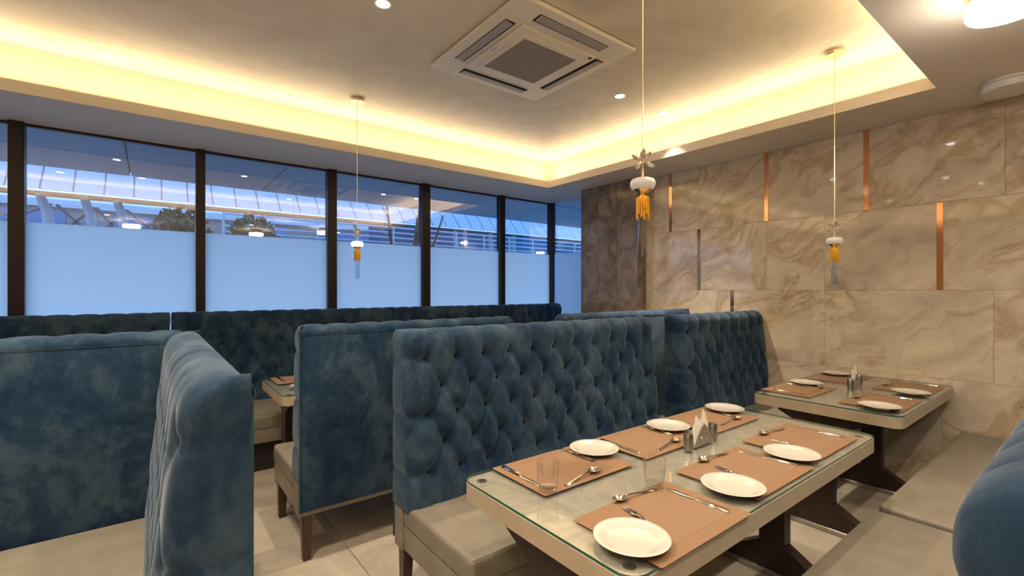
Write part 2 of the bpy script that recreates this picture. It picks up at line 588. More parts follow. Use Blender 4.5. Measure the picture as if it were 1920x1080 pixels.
led('warm light strip hidden in the far left edge of the ceiling cove', (TX0 - .052, TY0), (TX0 - .052, TY1), (1, 0, 0))

# ------------------------------------------------------------------ walls
bm = bmesh.new(); add_box(bm, XL - .1, XL, YB, YW, 0, ZC)
struct(bobj('wall_left', bm, M['plaster']), 'plain beige wall at the far left of the room')
bm = bmesh.new(); add_box(bm, XL, XG, YB - .1, YB, 0, ZC)
struct(bobj('wall_back', bm, M['plaster']), 'plain beige wall behind the near booths')
bm = bmesh.new()
add_box(bm, XM + .014, XM + .2, YB, 3.256, 0, ZS)
wall_r = struct(bobj('wall_right', bm, M['grout']), 'polished beige marble wall with copper inlays')
rows = [(0.0, 0.177, [0.76, 2.265]), (0.177, 0.801, [0.76, 2.265]), (0.801, EYE, [0.503, 1.487, 2.265]),
        (EYE, 2.049, [0.77, 1.487, 1.95, 2.61]), (2.049, ZS - .001, [0.45, 1.20, 1.95, 2.61, 2.94])]
g = 0.0005
for (z0, z1, js) in rows:
    ys = [YB] + [-0.6] + js + [3.256]
    for a, b2 in zip(ys, ys[1:]):
        box('marble_slab', M['marble'], wall_r, XM, XM + .014, a + g, b2 - g, z0 + g, z1 - g, 0.0008, 1)
for (y, z0, z1) in ((2.94, 2.049, ZS - .002), (2.61, EYE, 2.049), (2.265, 0.801, EYE), (1.95, 2.049, ZS - .002), (1.20, 2.049, ZS - .002), (0.77, EYE, 2.049)):
    o = box('copper_strip', M['copper'], wall_r, XM - .004, XM + .001, y - .018, y + .018, z0 + .002, z1 - .002, 0.0012, 1)
# brown stone column
bm = bmesh.new(); add_box(bm, XC + .012, XG + .2, 3.256 + .012, 4.118, 0, ZS)
col_o = struct(bobj('wall_column', bm, M['grout']), 'brown stone clad column between window and marble wall')
cy = [3.256, 3.550, 3.836, 4.118]
for i, (a, b2) in enumerate(zip(cy, cy[1:])):
    zz = [0.0, 0.63, 1.455, 2.285, ZS - .001] if i == 1 else [0.0, 0.225, 1.05, 1.90, ZS - .001]
    for z0, z1 in zip(zz, zz[1:]):
        box('stone_tile', M['dark_tile'], col_o, XC, XC + .012, a + .0015, b2 - .0015, z0 + .0015, z1 - .0015, 0.001, 1)
for z0, z1 in zip([0, .63, 1.455, 2.285], [.63, 1.455, 2.285, ZS - .001]):
    box('stone_tile', M['dark_tile'], col_o, XC + .002, XM - .001, 3.256, 3.268, z0 + .0015, z1 - .0015, 0.001, 1)

# ------------------------------------------------------------------ windows
mx = [-1.90, -0.80, 0.338, 1.477, 2.555, 3.674, XG]
FZ = 1.94
SILL = 0.25
mw = [0.07, .085, .07, .09, .10, .075, .07]
for i in range(len(mx) - 1):
    w = struct(empty('window_%d' % (i + 1), ((mx[i] + mx[i + 1]) / 2, YW, 0)), 'tall dark framed window, frosted in its lower part')
    hx = (mx[i + 1] - mx[i]) / 2
    xl = -hx + mw[i] / 2; xr = hx - mw[i + 1] / 2
    box('pane', M['pane'], w, xl, xr, 0.03, 0.038, FZ, ZS)
    box('pane', M['pane_low'], w, xl, xr, 0.03, 0.038, SILL, FZ - .001)
    bm = bmesh.new()
    vs = [bm.verts.new(p) for p in ((xl, 0.026, SILL), (xr, 0.026, SILL), (xr, 0.026, FZ), (xl, 0.026, FZ))]
    bm.faces.new(vs)
    bobj('frosted_film', bm, M['film'], w)
    box('mullion', M['mullion'], w, hx - mw[i + 1] / 2, hx + mw[i + 1] / 2, -0.03, 0.07, 0, ZS, 0.004, 1)
    box('sill', M['mullion'], w, -hx, hx - mw[i + 1] / 2, -0.03, 0.07, 0, SILL)
    box('head_rail', M['mullion'], w, xl, xr, 0.015, 0.055, ZS - .018, ZS)
box('mullion', M['mullion'], bpy.data.objects['window_1'], -.55 - .035, -.55 + .035, -.03, .07, 0, ZS, .004, 1)
w = struct(empty('window_7', (XG, (4.118 + YW) / 2, 0)), 'narrow return window beside the brown stone column')
hy = (YW - 4.118) / 2
box('pane', M['pane'], w, 0.02, 0.028, -hy, hy - .03, FZ, ZS)
box('pane', M['pane_low'], w, 0.02, 0.028, -hy, hy - .03, SILL, FZ - .001)
bm = bmesh.new(); bm.faces.new([bm.verts.new(p) for p in ((0.016, -hy, SILL), (0.016, hy - .03, SILL), (0.016, hy - .03, FZ), (0.016, -hy, FZ))])
bobj('frosted_film', bm, M['film'], w)
box('sill', M['mullion'], w, -0.02, 0.07, -hy, hy - .04, 0, SILL)
bm = bmesh.new(); add_box(bm, XL, mx[0] - .04, YW, YW + .1, 0, ZS)
struct(bobj('wall_front', bm, M['plaster']), 'plain wall left of the windows')

# ------------------------------------------------------------------ outside
bm = bmesh.new(); add_box(bm, -40, 60, YW + .1, 60, -.3, -.1)
add_box(bm, XG + .3, 60, -20, YW + .1, -.3, -.1)
struct(bobj('ground', bm, M['ext_ground']), 'grey paving outside the windows')
ov = struct(empty('roof_overhang', (0, 0, 2.75)), 'grey blue panelled overhang outside above the windows')
pw = 1.35
for k in range(12):
    for j in range(2):
        x0 = -5.6 + k * pw
        y0 = YW + .12 + j * 0.95
        box('soffit_panel', M['ext_panel'], ov, x0 + .008, x0 + pw - .008, y0 + .008, y0 + .95 - .008, 0, .05)
box('backing', M['ext_dark'], ov, -5.7, 10.7, YW + .1, YW + 2.03, .045, .12)

for k in range(4):  # panels added round the corner to block sky above the return window
    box('soffit_panel', M['ext_panel'], ov, XG + .31, XG + 1.9, -.4 + k * 1.37, .95 + k * 1.37, 0, .05)
wing = thing('added_wing', 'unseen blue glazed wing added to darken the return window', 'building', (7.6, 2.4, 0))  # unseen block added to cut sky light on the return window
box('wall', M['ext_dark'], wing, 0, .4, -4.5, 3.6, -.1, 5.0)
for k in range(6):
    box('glazing', M['ext_blue'], wing, -.03, .01, -4.35 + k * 1.32, -3.15 + k * 1.32, .3, 4.7)
can = thing('station_canopy', 'pale ribbed canopy on white columns seen through the windows', 'canopy', (0, 9.3, 0))
for k in range(70):
    x0 = -5.5 + k * .33
    bm = bmesh.new()
    add_prism(bm, [(x0 + .012, -.42, 2.80), (x0 + .318, -.42, 2.80), (x0 + .318, -.02, 3.22), (x0 + .012, -.02, 3.22)], (0, .03, 0))
    bobj('roof_panel', bm, M['ext_roof'], can, smooth=False)
bm = bmesh.new(); add_prism(bm, [(-5.5, -.40, 2.80), (17.5, -.40, 2.80), (17.5, 0, 3.22), (-5.5, 0, 3.22)], (0, .02, 0))
bobj('roof_seams', bm, M['ext_dark'], can, smooth=False)
box('glazing_band', M['ext_blue'], can, 3.6, 17.5, .3, .34, 2.42, 2.79)
box('eaves_beam', M['ext_dark'], can, -5.5, 17.5, .0, .1, 2.77, 2.83)
cxs = [-2.1, -1.17, -.706, -.336, 3.3, 5.6, 5.86, 6.59, 7.29, 8.6, 10.0]
for cx in cxs:
    tube('column', M['ext_white'], can, [(cx, .1, -.1), (cx, .1, 2.2), (cx - .03, .06, 2.55), (cx - .10, 0, 2.8)], [.06, .06, .06, .05], 10)
for (a, b2) in ((-2.0, -1.2), (-1.15, -.72), (-.70, -.34), (-.33, .2)):
    tube('brace', M['ext_dark'], can, [(a, .5, 2.72), (b2, .5, 2.25)], .022, 6)
    tube('brace', M['ext_dark'], can, [(a, .5, 2.25), (b2, .5, 2.72)], .022, 6)
fence = thing('railing', 'white metal railing outside beyond the frosted glass', 'railing', (0, 8.75, 0))
for zz in (2.36, 2.46, 2.56, 2.66):
    tube('rail', M['ext_white'], fence, [(.9, 0, zz), (14, 0, zz)], .016, 6)
for k in range(19):
    tube('post', M['ext_white'], fence, [(.9 + k * .72, 0, -.1), (.9 + k * .72, 0, 2.68)], .02, 6)
far = thing('station_building', 'low pale building far behind the outdoor canopy', 'building', (0, 13.5, 0))
box('wall', M['brick_far'], far, -10, 26, 0, .4, -.1, 3.15)
box('cornice', M['ext_white'], far, -10.1, 26.1, -.1, .5, 3.15, 3.3)
wb = bmesh.new(); add_box(wb, -.7, .7, -.04, .02, 2.3, 3.08)
wme = bm_mesh('window', wb, M['ext_blue'])
for k in range(16):
    o = obj('window', wme, far, (-8.6 + k * 2.15, 0, 0))

def leaf_cloud(n, c, rad, s):
    P = rng.normal(size=(n, 3)); P /= np.linalg.norm(P, axis=1)[:, None]
    P *= rng.uniform(.72, 1.0, (n, 1)); P = P * np.array(rad) + np.array(c)
    a = rng.normal(size=(n, 3)); a /= np.linalg.norm(a, axis=1)[:, None]
    b = np.cross(a, rng.normal(size=(n, 3))); b /= np.linalg.norm(b, axis=1)[:, None]
    sz = s * rng.uniform(.6, 1.3, (n, 1))
    V = np.stack([P - a * sz, P + b * sz * .45, P + a * sz, P - b * sz * .45], 1).reshape(-1, 3)
    return V
def shrub(label, c, rad, n=1400):
    t = thing('clipped_shrub', label, 'shrub', (c[0], c[1], -.1))
    V = leaf_cloud(n, (0, 0, c[2]), rad, .06)
    F = np.arange(len(V)).reshape(-1, 4)
    me = bpy.data.meshes.new('foliage'); me.from_pydata(V.tolist(), [], F.tolist()); finish(me, M['leaf'], False)
    o = obj('foliage', me, t); o['kind'] = 'stuff'
    bm = bmesh.new()
    bmesh.ops.create_icosphere(bm, subdivisions=3, radius=1, matrix=Matrix.Translation((0, 0, c[2])) @ Matrix.Diagonal((rad[0] * .8, rad[1] * .8, rad[2] * .8, 1)))
    bobj('foliage_core', bm, M['leaf'], t)
    tube('stem', M['bark'], t, [(0, 0, 0), (0, 0, c[2])], .05, 8)
shrub('dark green shrub outside, left of the second dark window post', (.33, 8.1, 1.95), (.42, .35, .78))
shrub('dark green shrub outside, right of the second dark window post', (1.22, 8.1, 1.95), (.42, .35, .75))
tr = thing('bare_tree', 'bare leaning tree trunks outside the third window pane', 'tree', (3.5, 7.6, -.1))
tube('trunk', M['bark'], tr, [(0, 0, 0), (.05, 0, 1.4), (.16, 0, 2.1), (.32, .1, 2.9), (.5, .1, 3.6)], [.07, .06, .055, .045, .03], 8)
tube('branch', M['bark'], tr, [(-.3, .1, 0), (-.28, .1, 1.7), (-.2, .1, 2.2), (-.3, .1, 3.0)], [.05, .045, .03, .02], 8)
tube('branch', M['bark'], tr, [(.14, 0, 2.0), (.55, .0, 2.35), (.75, 0, 2.9)], [.03, .022, .012], 8)

# ------------------------------------------------------------------ tufted benches
BT = 1.24
prof_pts = np.array([(.178, .43), (.176, .50), (.165, .62), (.150, .80), (.135, .96), (.124, 1.08), (.118, 1.14), (.112, 1.175), (.098, 1.207), (.075, 1.229), (.045, 1.239), (.012, 1.236), (-.012, 1.222), (-.021, 1.203), (-.021, 1.185)])
def resample(P, step):
    # Catmull-Rom through the points, then even spacing
    Q = np.vstack([2 * P[0] - P[1], P, 2 * P[-1] - P[-2]])
    out = []
    for i in range(1, len(Q) - 2):
        for t in np.linspace(0, 1, 12, endpoint=False):
            a, b, c, d = Q[i - 1], Q[i], Q[i + 1], Q[i + 2]
            out.append(.5 * ((2 * b) + (-a + c) * t + (2 * a - 5 * b + 4 * c - d) * t * t + (-a + 3 * b - 3 * c + d) * t ** 3))
    out.append(P[-1]); out = np.array(out)
    s = np.concatenate([[0], np.cumsum(np.linalg.norm(np.diff(out, axis=0), axis=1))])
    n = int(round(s[-1] / step)) + 1
    ss = np.linspace(0, s[-1], n)
    return np.stack([np.interp(ss, s, out[:, k]) for k in (0, 1)], 1), ss
ROW1 = 1.105; RB = 0.130; NR = 5
btn_bm = bmesh.new()
add_lathe(btn_bm, [(0.012, -.004), (.0115, .001), (.008, .004), (0, .0055)], 10)
for v in btn_bm.verts:
    v.co = Vector((v.co.x, v.co.z, -v.co.y))
btn_me = bm_mesh('button', btn_bm, M['button'])

def tufted_back(root, Ln, step=0.011, RC=0.05, ins=0.022):
    prof, ss = resample(prof_pts, step)
    T = prof[:, 0]; Z = prof[:, 1]
    margin = 0.115
    n = max(3, int(round((Ln - 2 * margin) / 0.158))); a = (Ln - 2 * margin) / n
    nf = int((Ln - 2 * RC) / step)
    nv = len(Z)
    # plan path: left end, corner, front, corner, right end
    ne, nc = 9, 6
    rows_ = []
    over = np.clip((Z - 1.18) / (BT - 1.18), 0, 1)
    pastrear = np.arange(nv) > np.argmax(Z)
    inset = ins * (1 - np.sqrt(np.clip(1 - over ** 2, 0, 1)))
    S = []
    for j in range(nv):
        t = T[j]; e = inset[j]
        rear = min(-0.017, t - .0005)
        rc = min(RC, max(t - rear, .004) * .85)
        path = []
        for k in range(ne):
            path.append((e, rear + (t - rc - rear) * k / ne))
        for k in range(nc):
            an = PI / 2 * k / nc
            path.append((e + rc - rc * math.cos(an), t - rc + rc * math.sin(an)))
        xs = np.linspace(e + rc, Ln - e - rc, nf)
        for xx in xs:
            path.append((xx, t))
        for k in range(1, nc + 1):
            an = PI / 2 * k / nc
            path.append((Ln - e - rc + rc * math.sin(an), t - rc + rc * math.cos(an)))
        for k in range(1, ne + 1):
            path.append((Ln - e, t - rc + (rear - t + rc) * k / ne))
        rows_.append([(p[0], p[1], Z[j]) for p in path])
    P = np.array(rows_)
    nu = P.shape[1]
    # nominal along-path coordinate
    xn = np.concatenate([-0.11 + np.arange(ne) / ne * .11, np.arange(nc) / nc * RC, np.linspace(RC, Ln - RC, nf), Ln - RC + np.arange(1, nc + 1) / nc * RC, Ln + np.arange(1, ne + 1) / ne * .11])
    U = (xn - margin) / a
    # vertical coordinate measured along the profile from row 1, downwards positive
    s1 = np.interp(ROW1, Z[:np.argmax(Z)], ss[:np.argmax(Z)])
    V = (s1 - ss) / RB
    UU, VV = np.meshgrid(U, V)
    m = math.sqrt(1 / a ** 2 + 1 / (4 * RB ** 2))
    fr = lambda q: np.abs(q - np.round(q))
    dA = np.minimum(fr(UU + VV / 2), fr(UU - VV / 2)) / m
    dB = fr(UU) / m
    rowc = np.clip(np.round(VV / 2), 0, 2)
    dC = np.abs(VV / 2 - rowc) / m
    dist = np.where((UU < 0) | (UU > n), dC, np.where((VV < 0) | (VV > NR - 1), dB, dA))
    kr = np.clip(np.round(VV), 0, NR - 1)
    db = np.full(UU.shape, 9.0)
    for dk in (-1, 0, 1):
        k2 = np.clip(kr + dk, 0, NR - 1); off = np.where(k2 % 2 == 1, .5, 0)
        un = np.clip(np.round(UU - off), 0, np.where(k2 % 2 == 1, n - 1, n)) + off
        db = np.minimum(db, np.hypot((UU - un) * a, (VV - k2) * RB))
    outside = np.where(VV < 0, np.clip(-VV / 1.6, 0, 1), np.where(VV > NR - 1, np.clip((VV - NR + 1) / 1.2, 0, 1), 0))
    sideo = np.where(UU < 0, np.clip(-UU / 1.2, 0, 1), np.where(UU > n, np.clip((UU - n) / 1.2, 0, 1), 0))
    hc = 0.019 * (1 - np.maximum(0.76 * outside, 0.35 * sideo))
    wid = 0.011 - 0.005 * np.minimum(1, sideo * 3)
    h = hc * (np.exp(-dist / wid)) + 0.040 * np.exp(-(db / 0.029) ** 1.15)
    h = -h + 0.010 * (1 - np.exp(-dist / .03)) * (1 - .75 * np.maximum(outside, np.minimum(1, sideo * 2)))
    for _ in range(1):
        h[:, 1:-1] = .25 * h[:, :-2] + .5 * h[:, 1:-1] + .25 * h[:, 2:]
        h[1:-1] = .25 * h[:-2] + .5 * h[1:-1] + .25 * h[2:]
    h *= np.clip((np.arange(nv)[::-1] / 6.0), 0, 1)[:, None]
    h[:, 0] *= .3; h[:, -1] *= .3
    du = np.gradient(P, axis=1); dv = np.gradient(P, axis=0)
    nrm = np.cross(dv, du)
    nrm /= np.maximum(np.linalg.norm(nrm, axis=2), 1e-9)[..., None]
    ctr = np.array([Ln / 2, 0.0, .8])
    sgn = np.sign(np.sum(nrm[nv // 3, nu // 2] * np.array([0, 1, 0])))
    P = P + nrm * sgn * h[..., None]
    back = obj('backrest', grid_mesh('backrest', P, M['velvet']), root)
    back['label'] = 'deep buttoned blue velvet backrest'
    if sgn < 0:
        pass
    for k in range(NR):
        cnt = n + 1 if k % 2 == 0 else n
        sv = s1 - k * RB
        t = np.interp(sv, ss, T); z = np.interp(sv, ss, Z)
        t2 = np.interp(sv + .01, ss, T); z2 = np.interp(sv + .01, ss, Z)
        tilt = math.atan2(t - t2, z2 - z)
        for i in range(cnt):
            obj('button', btn_me, back, (margin + (i + (k % 2) * .5) * a, t - .041, z - .004), (tilt, 0, 0))
    return back

leg_cache = {}
def bench_leg(root, x, y, z, lean=0.0):
    bm = bmesh.new()
    t, b2 = .027, .019
    top = [(-t, -t, z), (t, -t, z), (t, t, z), (-t, t, z)]
    bot = [(-b2, -b2 + lean, 0), (b2, -b2 + lean, 0), (b2, b2 + lean, 0), (-b2, b2 + lean, 0)]
    A = [bm.verts.new(p) for p in top]; B = [bm.verts.new(p) for p in bot]
    bm.faces.new(A); bm.faces.new(B)
    for i in range(4):
        bm.faces.new((A[i], A[(i + 1) % 4], B[(i + 1) % 4], B[i]))
    bobj('leg', bm, M['wood'], root, (x, y, 0), smooth=False)

def bench(label, loc, rotz, Ln, depth=.665, plinth=False, group='blue velvet booth benches', seat_top=.45):
    root = thing('booth_bench', label, 'bench', loc, rotz, group)
    tufted_back(root, Ln, RC=.02 if plinth else .05, ins=.008 if plinth else .022)
    zb = .265
    rp = box('rear_panel', M['velvet'], root, .008, Ln - .008, -.019, .03, zb, 1.192, .008, 3)
    rp['label'] = 'smooth blue velvet rear panel'
    for xx in (.004, Ln - .004):
        tube('piping', M['piping'], root, [(xx, -.016, zb), (xx, -.016, 1.19)], .0045, 8)
    tube('piping', M['piping'], root, [(.004, -.018, 1.192), (Ln - .004, -.018, 1.192)], .004, 8)
    c = box('seat_cushion', M['leather'], root, .004, Ln - .004, .08, depth, .345, seat_top, .022, 4)
    for (p, q) in (((.016, .15), (.016, depth - .012)), ((Ln - .016, .15), (Ln - .016, depth - .012)), ((.02, depth - .011), (Ln - .02, depth - .011))):
        tube('welt', M['welt'], c, [(*p, seat_top - .005), (*q, seat_top - .005)], .003, 6)
    f = box('seat_frame', M['leather'], root, .008, Ln - .008, .0, depth - .012, zb - .03, .352, .012, 3)
    box('seat_side', M['leather'], root, .002, .012, -.004, .085, zb - .03, .45, .004, 2)
    box('seat_side', M['leather'], root, Ln - .012, Ln - .002, -.004, .085, zb - .03, .45, .004, 2)
    if plinth:
        box('plinth', M['plinth'], root, .03, Ln - .03, .03, depth - .09, 0, zb - .025)
    else:
        for xx in (.045, Ln - .045):
            bench_leg(root, xx, .035, zb - .02, -.012)
            bench_leg(root, xx, depth - .06, zb - .02, .006)
    return root

YR1, YR2 = 2.075, 2.60
bench('tufted blue velvet bench behind the large table, facing the camera side', (2.76, YR1, 0), PI, 1.86)
bench('tufted blue velvet bench against the marble wall at the small table', (4.41, YR1, 0), PI, 1.34)
bench('blue velvet bench turned to the windows, smooth back beside the aisle', (.60, YR2, 0), 0, 1.40)
bench('blue velvet bench turned to the windows, next to the brown stone column', (2.48, YR2, 0), 0, 1.72)
bench('pale blue bench at left, its tufted end close to the camera', (.155, 1.15, 0), PI / 2, 1.415)
bench('blue velvet bench at far left, smooth back behind a beige seat', (-1.80, YR2, 0), 0, 1.92)
bench('blue velvet bench at the right edge, its rounded top corner nearest the camera', (.655, -.005, 0), 0, 1.905, depth=.675)
bench('beige seated bench by the marble wall along the near side of the tables', (2.585, -.005, 0), 0, 1.825, depth=.665, seat_top=.458)
gw = 'window sofas'
bench('tufted window sofa under the left panes, behind the far left bench', (.114, 4.84, 0), PI, 2.56, depth=.80, plinth=True, group=gw)
bench('tufted window sofa in the middle of the row under the windows', (2.697, 4.84, 0), PI, 2.573, depth=.80, plinth=True, group=gw)
bench('tufted window sofa ending at the window corner by the stone column', (4.52, 4.84, 0), PI, 1.812, depth=.80, plinth=True, group=gw)

# ------------------------------------------------------------------ tables
TT = 0.75
def table(label, x0, x1, y0, y1, legs, rc=.055):
    root = thing('dining_table', label, 'table', ((x0 + x1) / 2, (y0 + y1) / 2, 0), 0, 'glass topped dining tables')
    hx, hy = (x1 - x0) / 2, (y1 - y0) / 2
    bm = bmesh.new(); add_box(bm, -hx, hx, -hy, hy, TT - .060, TT - .002, rc, 6, vert_edge)
    for f in bm.faces:
        f.material_index = 0 if abs(f.normal.z) < .5 else 1
    bmesh.ops.recalc_face_normals(bm, faces=bm.faces)
    for f in bm.faces:
        f.material_index = 1 if f.normal.z > .5 else 0
    me = bm_mesh('table_top', bm, [M['table_edge'], M['table_marble']])
    obj('table_top', me, root)
    bm = bmesh.new(); add_box(bm, -hx + .001, hx - .001, -hy + .001, hy - .001, TT + .0005, TT + .008, rc, 6, vert_edge)
    bmesh.ops.recalc_face_normals(bm, faces=bm.faces)
    for f in bm.faces:
        f.material_index = 0 if abs(f.normal.z) > .5 else 1
    gl = obj('glass_sheet', bm_mesh('glass_sheet', bm, [M['table_glass'], M['glass_edge']]), root)
    gl['label'] = 'clear glass sheet with green edge'
    for sx in (-1, 1):
        for sy in (-1, 1):
            p = lathe('glass_pad', M['brushed'], root, [(0, -.002), (.017, -.002), (.017, .0004), (0, .0004)], 24, loc=(sx * (hx - .055), sy * (hy - .055), TT - .0002))
            lathe('pad_dot', M['dark_hole'], p, [(0, 0.0004), (.006, .0004), (.006, .0007), (0, .0007)], 16)
    for lx in legs:
        X = lx - (x0 + x1) / 2
        bm = bmesh.new()
        hw = .06
        # one board: flared foot, column, flared head, in the Y-Z plane
        pts = [(-.26, .03), (.26, .03), (.255, .05), (hw, .165), (hw, .58), (.24, .672), (.24, TT - .061), (-.24, TT - .061), (-.24, .672), (-hw, .58), (-hw, .165), (-.255, .05)]
        add_prism(bm, [(X - .035, p[0], p[1]) for p in pts], (.07, 0, 0))
        pd = bobj('pedestal', bm, M['wenge'], root, smooth=False)
        box('foot_plate', M['brushed'], pd, X - .042, X + .042, -.262, .262, .0, .03, .004, 1)
    return root
table('large glass topped marble table laid for six in the foreground', .87, 2.64, .675, 1.43, (.96, 2.475))
table('smaller glass topped marble table laid for four at the marble wall', 3.11, 4.412, .69, 1.465, (3.18, 4.10))
table('glass topped table by the windows, mostly hidden behind a bench', .645, 2.02, 3.20, 3.93, (.76, 1.90))
ZT = TT + .0085

# ------------------------------------------------------------------ table ware
def build_mat():
    hx, hy = .225, .15
    r = empty('placemat')
    bm = bmesh.new(); add_box(bm, -hx, hx, -hy, hy, 0, .0010, .004, 2, vert_edge)
    bobj('woven_border', bm, M['mat_border'], r)
    bm = bmesh.new(); add_box(bm, -hx + .042, hx - .042, -hy + .042, hy - .042, .0009, .0014)
    bobj('woven_centre', bm, M['mat_centre'], r)
    return r

def copy_tree(o, parent=None):
    c = o.copy(); COL.objects.link(c); c.parent = parent
    for ch in o.children:
        copy_tree(ch, c)
    return c

PROTO = {}
USED = set()
def place(kind, builder, label, cat, group, loc, rot=(0, 0, 0)):
    if kind not in PROTO:
        PROTO[kind] = builder()
        o = PROTO[kind]
    else:
        o = copy_tree(PROTO[kind])
    o.location = loc; o.rotation_euler = rot
    tag(o, label, cat, group)
    return o

def build_plate():
    bm = bmesh.new()
    add_lathe(bm, [(0, .0045), (.058, .0045), (.066, .006), (.084, .0135), (.0985, .0175), (.1, .0185), (.0985, .0192), (.083, .0165), (.066, .0095), (.058, .0082), (0, .0078)][::-1], 48)
    add_lathe(bm, [(.050, .005), (.050, 0), (.054, 0), (.056, .0055)], 48)
    return bobj('plate', bm, M['porcelain'], ang=60)

def build_knife():
    r = empty('table_knife')
    bm = bmesh.new()
    add_loft(bm, [(-.108, .0055, .002, .004), (-.104, .009, .001, .006), (-.05, .008, .001, .006), (-.004, .0055, .001, .005), (0, .005, .001, .004)])
    bobj('handle', bm, M['steel'], r)
    bm = bmesh.new()
    add_loft(bm, [(-.002, .005, .0012, .0035), (.012, .0085, .001, .0022), (.06, .0100, .001, .0020), (.095, .0085, .001, .0018), (.107, .003, .001, .0012)])
    bobj('blade', bm, M['steel'], r)
    return r

def build_fork():
    bm = bmesh.new()
    add_loft(bm, [(-.098, .005, .002, .002), (-.094, .0085, .0015, .0026), (-.06, .006, .002, .0028), (-.01, .003, .006, .003), (.02, .0032, .009, .003), (.036, .010, .006, .0022), (.050, .0118, .004, .002), (.053, .0118, .0038, .002)])
    for k in range(4):
        y = (-1.5 + k) * .0066
        add_loft(bm, [(.050, .0019, .0038, .0018, y), (.072, .0017, .002, .0017, y), (.09, .0015, .0026, .0015, y), (.098, .0007, .005, .001, y)])
    return bobj('fork', bm, M['steel'])

def build_spoon():
    r = empty('spoon')
    bm = bmesh.new()
    add_loft(bm, [(-.100, .005, .002, .002), (-.096, .0085, .0015, .0026), (-.06, .006, .002, .0028), (-.01, .003, .007, .003), (.034, .0032, .011, .003), (.046, .006, .010, .002)])
    bobj('handle', bm, M['steel'], r)
    # bowl
    nu, nr = 28, 7
    bm = bmesh.new()
    def ring(k, off):
        t = k / nr; out = []
        for i in range(nu):
            a = 2 * PI * i / nu
            x = .070 + t * .030 * math.cos(a); y = t * .0185 * math.sin(a) * (1 + .12 * math.cos(a) * -1)
            out.append(bm.verts.new((x, y, .002 + .0095 * t * t - off)))
        return out
    for off in (0, .0012):
        c = bm.verts.new((.070, 0, .002 - off))
        rs = [ring(k, off) for k in range(1, nr + 1)]
        for i in range(nu):
            bm.faces.new((c, rs[0][i], rs[0][(i + 1) % nu]))
        for A, B in zip(rs, rs[1:]):
            for i in range(nu):
                bm.faces.new((A[i], B[i], B[(i + 1) % nu], A[(i + 1) % nu]))
        if off == 0: top = rs[-1]
        else:
            for i in range(nu):
                bm.faces.new((top[i], top[(i + 1) % nu], rs[-1][(i + 1) % nu], rs[-1][i]))
    bobj('bowl', bm, M['steel'], r)
    return r

def build_tumbler():
    r = empty('tumbler')
    lathe('glass_wall', M['glass'], r, [(.031, .012), (.0345, .045), (.0365, .075), (.0368, .1), (.0355, .1), (.0352, .075), (.0332, .045), (.029, .014)], 40)
    lathe('glass_base', M['glass_base'], r, [(0, 0), (.029, 0), (.031, .004), (.0312, .012), (.029, .014), (0, .011)], 40)
    return r

def build_shaker():
    r = empty('shaker')
    lathe('body', M['brushed'], r, [(0, 0), (.0195, 0), (.0195, .060), (.0185, .062)], 32)
    lathe('cap', M['steel'], r, [(.0185, .062), (.0175, .066), (.013, .0665), (.0125, .064), (0, .064)], 32)
    bm = bmesh.new()
    for k in range(5):
        a = 2 * PI * k / 5
        add_lathe(bm, [(0, .0642), (.0016, .0642), (.0016, .0646), (0, .0646)], 8, (.006 * math.cos(a), .006 * math.sin(a), 0))
    bobj('pour_holes', bm, M['dark_hole'], r)
    return r

def build_holder():
    r = empty('napkin_holder')
    n = 20
    out = []
    W, H = .078, .088
    for k in range(n + 1):        # rounded triangle, flat at the base
        t = k / n
        x = -W + 2 * W * t
        z = H * (1 - abs(2 * t - 1) ** 1.35)
        out.append((x, z))
    for sy in (-1, 1):
        bm = bmesh.new()
        add_prism(bm, [(p[0], sy * .017, p[1] + .002) for p in out], (0, .0015, 0))
        p = bobj('side_plate', bm, M['brushed'], r)
        if sy < 0:
            bm = bmesh.new()
            for ex in (-.016, .016):
                add_tube(bm, [(ex, -.0172, .054), (ex, -.0186, .054)], .0038, 12)
            add_tube(bm, [(.024 * math.cos(PI + a), -.0176, .042 + .022 * math.sin(PI + a)) for a in np.linspace(.25, PI - .25, 14)], .0022, 8)
            bobj('smile_emboss', bm, M['steel'], p)
    box('base', M['brushed'], r, -.078, .078, -.0172, .0187, 0, .003)
    return r

def napkin(label, group, loc, lean, rz, h=.135):
    bm = bmesh.new()
    # folded sheet: pointed corner up, slight fan
    for k in range(3):
        o = -.0025 + .0022 * k
        pts = [(-.052 + .006 * k, o, 0), (.05 + .004 * k, o, 0), (.046, o, .07), (.012 + .012 * k, o, h - .012 * k), (-.008, o, .092), (-.05 + .008 * k, o, h * .78 + .004 * k), (-.056, o, .05)]
        add_prism(bm, pts, (0, .0010, 0))
    o = bobj('paper_napkin', bm, M['napkin'], None, loc, (lean, 0, rz), smooth=False)
    return tag(o, label, 'napkin', group)

